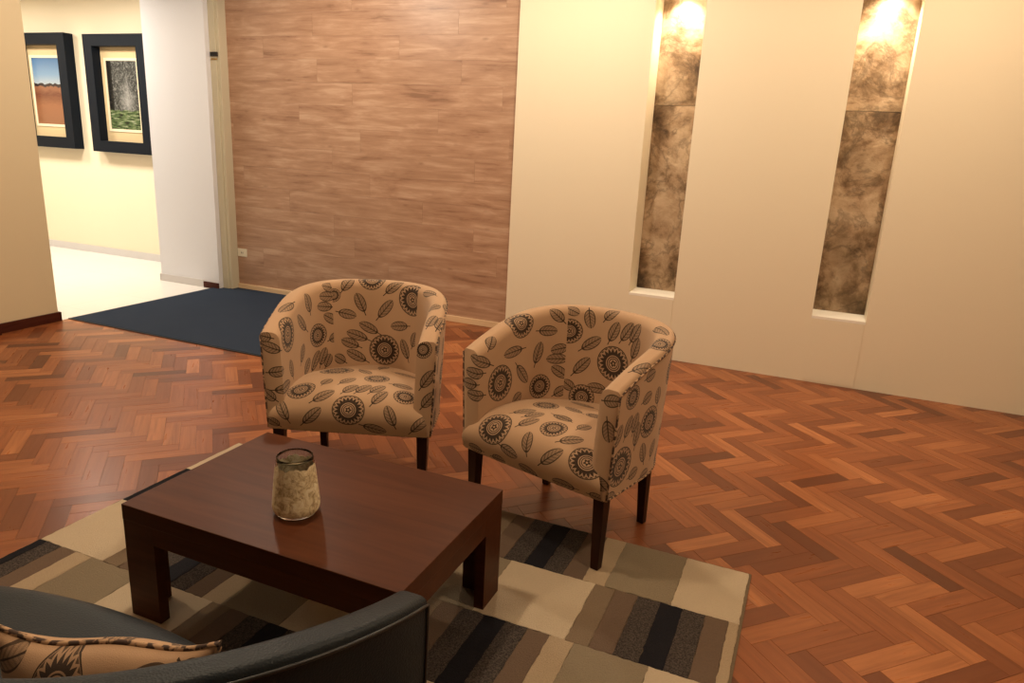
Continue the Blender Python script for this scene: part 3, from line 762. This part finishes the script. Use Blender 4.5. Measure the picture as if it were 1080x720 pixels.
# print placement on the cloth of each chair panel, in metres of cloth
PRINTS = {
 ('c2', 'arm_l'): [('R',0.454,0.834,0.068), ('R',0.597,0.593,0.08), ('R',0.343,0.525,0.057), ('F',0.652,0.684,0.777,0.736), ('F',0.699,0.659,0.799,0.67), ('F',0.737,0.616,0.816,0.616), ('F',0.698,0.563,0.79,0.574), ('F',0.676,0.752,0.625,0.81), ('F',0.439,0.718,0.574,0.711), ('F',0.362,0.786,0.264,0.779), ('F',0.373,0.628,0.341,0.734), ('F',0.488,0.654,0.414,0.556), ('F',0.515,0.474,0.451,0.514), ('F',0.206,0.705,0.291,0.687), ('F',0.199,0.647,0.312,0.651), ('F',0.198,0.556,0.284,0.614), ('F',0.271,0.473,0.206,0.511), ('F',0.233,0.818,0.298,0.88)],
 ('c2', 'back'): [('R',0.21,0.779,0.058), ('F',0.168,0.499,0.227,0.546), ('F',0.24,0.893,0.173,0.86), ('F',0.136,0.893,0.118,0.799), ('F',0.062,0.842,0.016,0.914), ('F',0.032,0.748,-0.008,0.849), ('F',-0.025,0.764,-0.082,0.861), ('F',-0.076,0.769,-0.123,0.866), ('F',-0.097,0.699,-0.126,0.807), ('F',0.158,0.694,0.07,0.763), ('F',0.185,0.576,0.111,0.662), ('R',-0.003,0.658,0.08), ('F',0.012,0.529,0.115,0.526), ('R',0.134,0.472,0.061)],
 ('c2', 'arm_r'): [('F',-0.188,0.875,-0.318,0.911), ('R',-0.397,0.887,0.048), ('F',-0.621,0.831,-0.537,0.913), ('F',-0.783,0.653,-0.804,0.564), ('F',-0.752,0.713,-0.825,0.728), ('F',-0.761,0.42,-0.818,0.371)],
 ('c2', 'outer'): [('F',-0.678,0.767,-0.604,0.785), ('R',-0.756,0.718,0.048), ('F',-0.677,0.673,-0.607,0.698), ('R',-0.596,0.576,0.066), ('F',-0.846,0.534,-0.808,0.625), ('F',-0.78,0.554,-0.741,0.644), ('F',-0.721,0.558,-0.7,0.644), ('F',-0.689,0.492,-0.681,0.6), ('R',-0.782,0.445,0.08), ('F',-0.592,0.397,-0.626,0.493), ('F',-0.707,0.369,-0.635,0.388), ('F',-0.61,0.333,-0.535,0.344), ('F',-0.783,0.324,-0.857,0.338), ('F',-0.544,0.631,-0.556,0.711), ('F',-0.534,0.396,-0.514,0.478)],
 ('c2', 'seat'): [('R',0.268,0.16,0.073), ('F',0.136,0.305,0.151,0.379), ('F',0.045,0.482,-0.056,0.504), ('F',0.024,0.624,-0.111,0.624), ('R',0.087,0.505,0.034), ('F',0.08,0.347,-0.006,0.372), ('F',0.291,0.019,0.366,0.014), ('R',-0.183,0.161,0.08), ('R',-0.12,0.445,0.057), ('R',0.059,0.256,0.056), ('F',-0.167,0.265,-0.099,0.348), ('F',-0.102,0.261,-0.052,0.342), ('F',-0.085,0.197,-0.033,0.282), ('F',0.01,0.096,-0.013,0.192), ('F',-0.131,0.096,-0.036,0.068), ('F',0.075,0.076,0.162,0.168), ('F',-0.027,0.365,0.078,0.352), ('F',0.12,0.193,0.2,0.26), ('F',-0.23,0.023,-0.313,0.028), ('F',-0.186,0.015,-0.111,0.015), ('F',0.06,-0.001,-0.036,0.034), ('F',0.242,0.02,0.127,0.018)],
 ('c1', 'arm_l'): [('R',0.632,0.725,0.079), ('R',0.318,0.64,0.058), ('F',0.361,0.757,0.383,0.859), ('F',0.484,0.842,0.592,0.841), ('F',0.399,0.682,0.494,0.778), ('F',0.728,0.679,0.82,0.708), ('F',0.766,0.735,0.84,0.748), ('F',0.496,0.545,0.437,0.628), ('F',0.606,0.514,0.631,0.607), ('F',0.801,0.581,0.713,0.592), ('F',0.459,0.476,0.389,0.544), ('F',0.386,0.469,0.311,0.562), ('F',0.314,0.481,0.268,0.569), ('F',0.28,0.465,0.243,0.531), ('F',0.217,0.764,0.31,0.783), ('F',0.199,0.813,0.293,0.83), ('F',0.196,0.851,0.266,0.879), ('F',0.183,0.678,0.272,0.735), ('F',0.252,0.599,0.181,0.624), ('F',0.784,0.502,0.65,0.512), ('F',0.767,0.454,0.827,0.499)],
 ('c1', 'back'): [('F',0.175,0.837,0.116,0.915), ('F',0.064,0.725,0.105,0.829), ('F',0.199,0.74,0.106,0.71), ('F',-0.007,0.623,0.092,0.677), ('F',0.044,0.587,0.154,0.634), ('F',0.088,0.55,0.182,0.595), ('F',0.052,0.474,0.156,0.536), ('F',0.161,0.473,0.221,0.518), ('R',0.213,0.823,0.034), ('R',0.034,0.905,0.06), ('F',-0.032,0.827,-0.111,0.907), ('F',0.003,0.7,-0.072,0.8), ('F',-0.168,0.682,-0.065,0.666), ('R',-0.036,0.541,0.079), ('R',-0.185,0.817,0.08), ('F',-0.175,0.505,-0.128,0.608), ('F',-0.195,0.576,-0.22,0.66)],
 ('c1', 'arm_r'): [('F',-0.347,0.895,-0.258,0.87), ('F',-0.474,0.819,-0.45,0.89), ('F',-0.639,0.803,-0.543,0.858), ('F',-0.656,0.842,-0.55,0.897), ('R',-0.765,0.725,0.039), ('F',-0.501,0.938,-0.43,0.913), ('F',-0.764,0.55,-0.817,0.635), ('F',-0.773,0.46,-0.829,0.535)],
 ('c1', 'seat'): [('R',0.007,0.125,0.072), ('R',-0.225,0.233,0.064), ('R',-0.138,0.506,0.08), ('R',0.083,0.381,0.058), ('R',0.241,0.23,0.052), ('F',-0.16,0.154,-0.07,0.221), ('F',-0.139,0.265,-0.119,0.338), ('F',-0.066,0.28,-0.013,0.364), ('F',-0.035,0.208,0.021,0.278), ('F',0.022,0.213,0.078,0.287), ('F',0.083,0.219,0.14,0.293), ('F',0.103,0.154,0.159,0.243), ('F',-0.256,0.051,-0.312,0.171), ('F',-0.199,0.04,-0.114,0.129), ('F',0.212,0.055,0.171,0.159), ('F',0.063,0.057,0.172,0.024), ('F',0.276,0.026,0.358,0.133), ('F',-0.042,0.562,0.034,0.451), ('F',0.049,0.592,0.055,0.727), ('F',0.158,0.326,0.259,0.319), ('F',0.123,0.554,0.243,0.493), ('F',-0.299,0.017,-0.353,0.068)],
}

def fill_outer(key, u0, u1, seed):
    """repeat of the print on the outside cloth"""
    rg = random.Random(seed); out = PRINTS.setdefault((key, 'outer'), [])
    n = max(1, int(round((u1-u0)/.15)))
    for i in range(n):
        for j in range(4):
            u = u0+(i+.5)*(u1-u0)/n+rg.uniform(-.02, .02); v = .36+.125*(j+(.5 if i % 2 else 0))+rg.uniform(-.015, .015)
            if (i+2*j) % 3 == 0: out.append(('R', u, v, rg.choice((.045, .06))))
            else:
                th = rg.uniform(0, 2*pi); out.append(('F', u-.048*cos(th), v-.048*sin(th), u+.048*cos(th), v+.048*sin(th)))
fill_outer('c2', -.48, .84, 1); fill_outer('c1', -.84, .84, 2)
nt = mat('piping_fleck', (.5, .3, .2), .85); c = nt.coord('Object'); n1 = nt.noise(c, 55, 2)
setin(nt, 'Base Color', nt.ramp(n1, [(.44, (.50, .32, .19)), (.52, (.06, .035, .025))])); M_PIPE = nt.mat
def tub_chair(key, mid, ang, label, legz):
    e = tag(empty('tub_chair', (mid[0], mid[1], 0), ang), label, 'armchair', 'patterned tub chairs')
    mats = {k: fabric(key+'_'+k, PRINTS.get((key, k), [])) for k in ('outer', 'arm_l', 'arm_r', 'back', 'seat')}
    build_tub(e, CH['a'], CH['D'], CH['ys'], CH['ex'], CH['t'], CH['zb'], .42, chair_h, .045, .215, mats, M_PIPE, .0042, '')
    prof = [(-.016, CH['zb']), (-.032, .355), (-.044, .39), (-.045, .425), (-.032, .462), (.002, .495), (.06, .514), (.15, .520), (.28, .510), (.42, .488), (.575, .456)]
    seat_o = seat_cushion(e, CH['a'], CH['D'], CH['ys'], CH['ex'], CH['t'], prof, mats['seat'], CH['a']-.012, .030)
    tube('seat_piping', [(x, -.010+.02*abs(x/.35)**4*.3, CH['zb']) for x in np.linspace(-.35, .35, 30)], .004, M_PIPE, seat_o, 8)
    zl = CH['zb']+.004
    for sx in (-1, 1):
        tapered_leg(e, sx*.322, .034, legz[0 if sx < 0 else 1], zl, .034, .050)
        tapered_leg(e, sx*.262, .478, .0015, zl, .032, .046, (0, .02))
    return e
tub_chair('c2', (-.921, 2.496), radians(-16.2), 'patterned tub armchair nearer the niche wall, turned towards the left', (.013, .013))
tub_chair('c1', (-1.775, 2.475), radians(20.6), 'patterned tub armchair in front of the wood panelled wall, beside the navy mat', (.013, .013))

# ------------------------------------------------------------------ dark leather two seat tub sofa (foreground)
sofa = tag(empty('leather_sofa', (-1.442, 1.17, 0), pi), 'dark blue black leather tub sofa seen from behind in the foreground', 'sofa')
SO = dict(a=.787, D=.72, ys=.03, ex=2.05, t=.085, zb=.10)
def sofa_h(y): return .660+.085*(1-(1-min(max(y, 0)/.55, 1))**2)
ml = {k: M_LEATHER for k in ('outer', 'arm_l', 'arm_r', 'back', 'seat')}
build_tub(sofa, SO['a'], SO['D'], SO['ys'], SO['ex'], SO['t'], SO['zb'], .25, sofa_h, .02, .62, ml, M_LEATHERPIPE, .004, '', 121)
prof = [(.165, .10), (.155, .2), (.155, .31), (.17, .36), (.205, .386), (.27, .393), (.37, .388), (.5, .378), (.64, .37)]
seat_cushion(sofa, SO['a'], SO['D'], SO['ys'], SO['ex'], SO['t'], prof, M_LEATHER, SO['a']-.09, .02, nu=61, bow=.135)
for sx in (-1, 1):
    tapered_leg(sofa, sx*.62, .10, .013, .105, .04, .05); tapered_leg(sofa, sx*.45, .52, .0015, .105, .04, .05)

# ------------------------------------------------------------------ scatter cushion on the sofa
cu = tag(empty('scatter_cushion', (-1.150, .800, .508), 0), 'scatter cushion in matching feather print fabric leaning on the leather sofa back', 'cushion')
def pillow(parent, w, h, th, m):
    n = 33; V, UV = [], []
    for side in (1, -1):
        for i in range(n):
            for j in range(n):
                u, v = -1+2*i/(n-1), -1+2*j/(n-1)
                pin = 1-.18*(1-abs(u)**2)*abs(v)**2; pin2 = 1-.12*(1-abs(v)**2)*abs(u)**2
                x = u*w/2*pin2; z = v*h/2*pin+.008*sin(u*5+v)*abs(v)**2
                k = max(0, (1-u*u)*(1-v*v))**.5
                y = side*th/2*k
                V.append((x, y, z)); UV.append((x, z+(0 if side > 0 else 2)))
    f1 = grid(n, n); k = n*n
    Fc = [f[::-1] for f in f1]+[tuple(v+k for v in f) for f in f1]
    o = mesh('cushion_cover', V, Fc, m, parent, True, UV)
    edge = []
    for i in range(n): edge.append(V[i*n])
    for j in range(1, n): edge.append(V[(n-1)*n+j])
    for i in range(n-2, -1, -1): edge.append(V[i*n+n-1])
    for j in range(n-2, 0, -1): edge.append(V[j])
    tube('cushion_piping', edge, .006, M_PIPE, o, 8, True)
    return o
pillow(cu, .49, .26, .15, fabric('cushion', PRINTS.get(('cu', 'cushion'), [('R', .02, .06, .06), ('F', .10, .08, .20, .09), ('R', -.14, .0, .06), ('F', -.05, -.02, .05, .0), ('R', -.055, 2.055, .058), ('F', .055, 2.045, .165, 2.085, .03), ('F', -.225, 2.07, -.145, 2.10), ('F', -.02, 1.93, .07, 1.95), ('R', .15, 1.95, .05), ('F', -.20, 1.96, -.12, 1.99), ('F', .175, 2.10, .235, 2.06)])))
cu.rotation_euler = (radians(-6), radians(-4.5), radians(15.6))
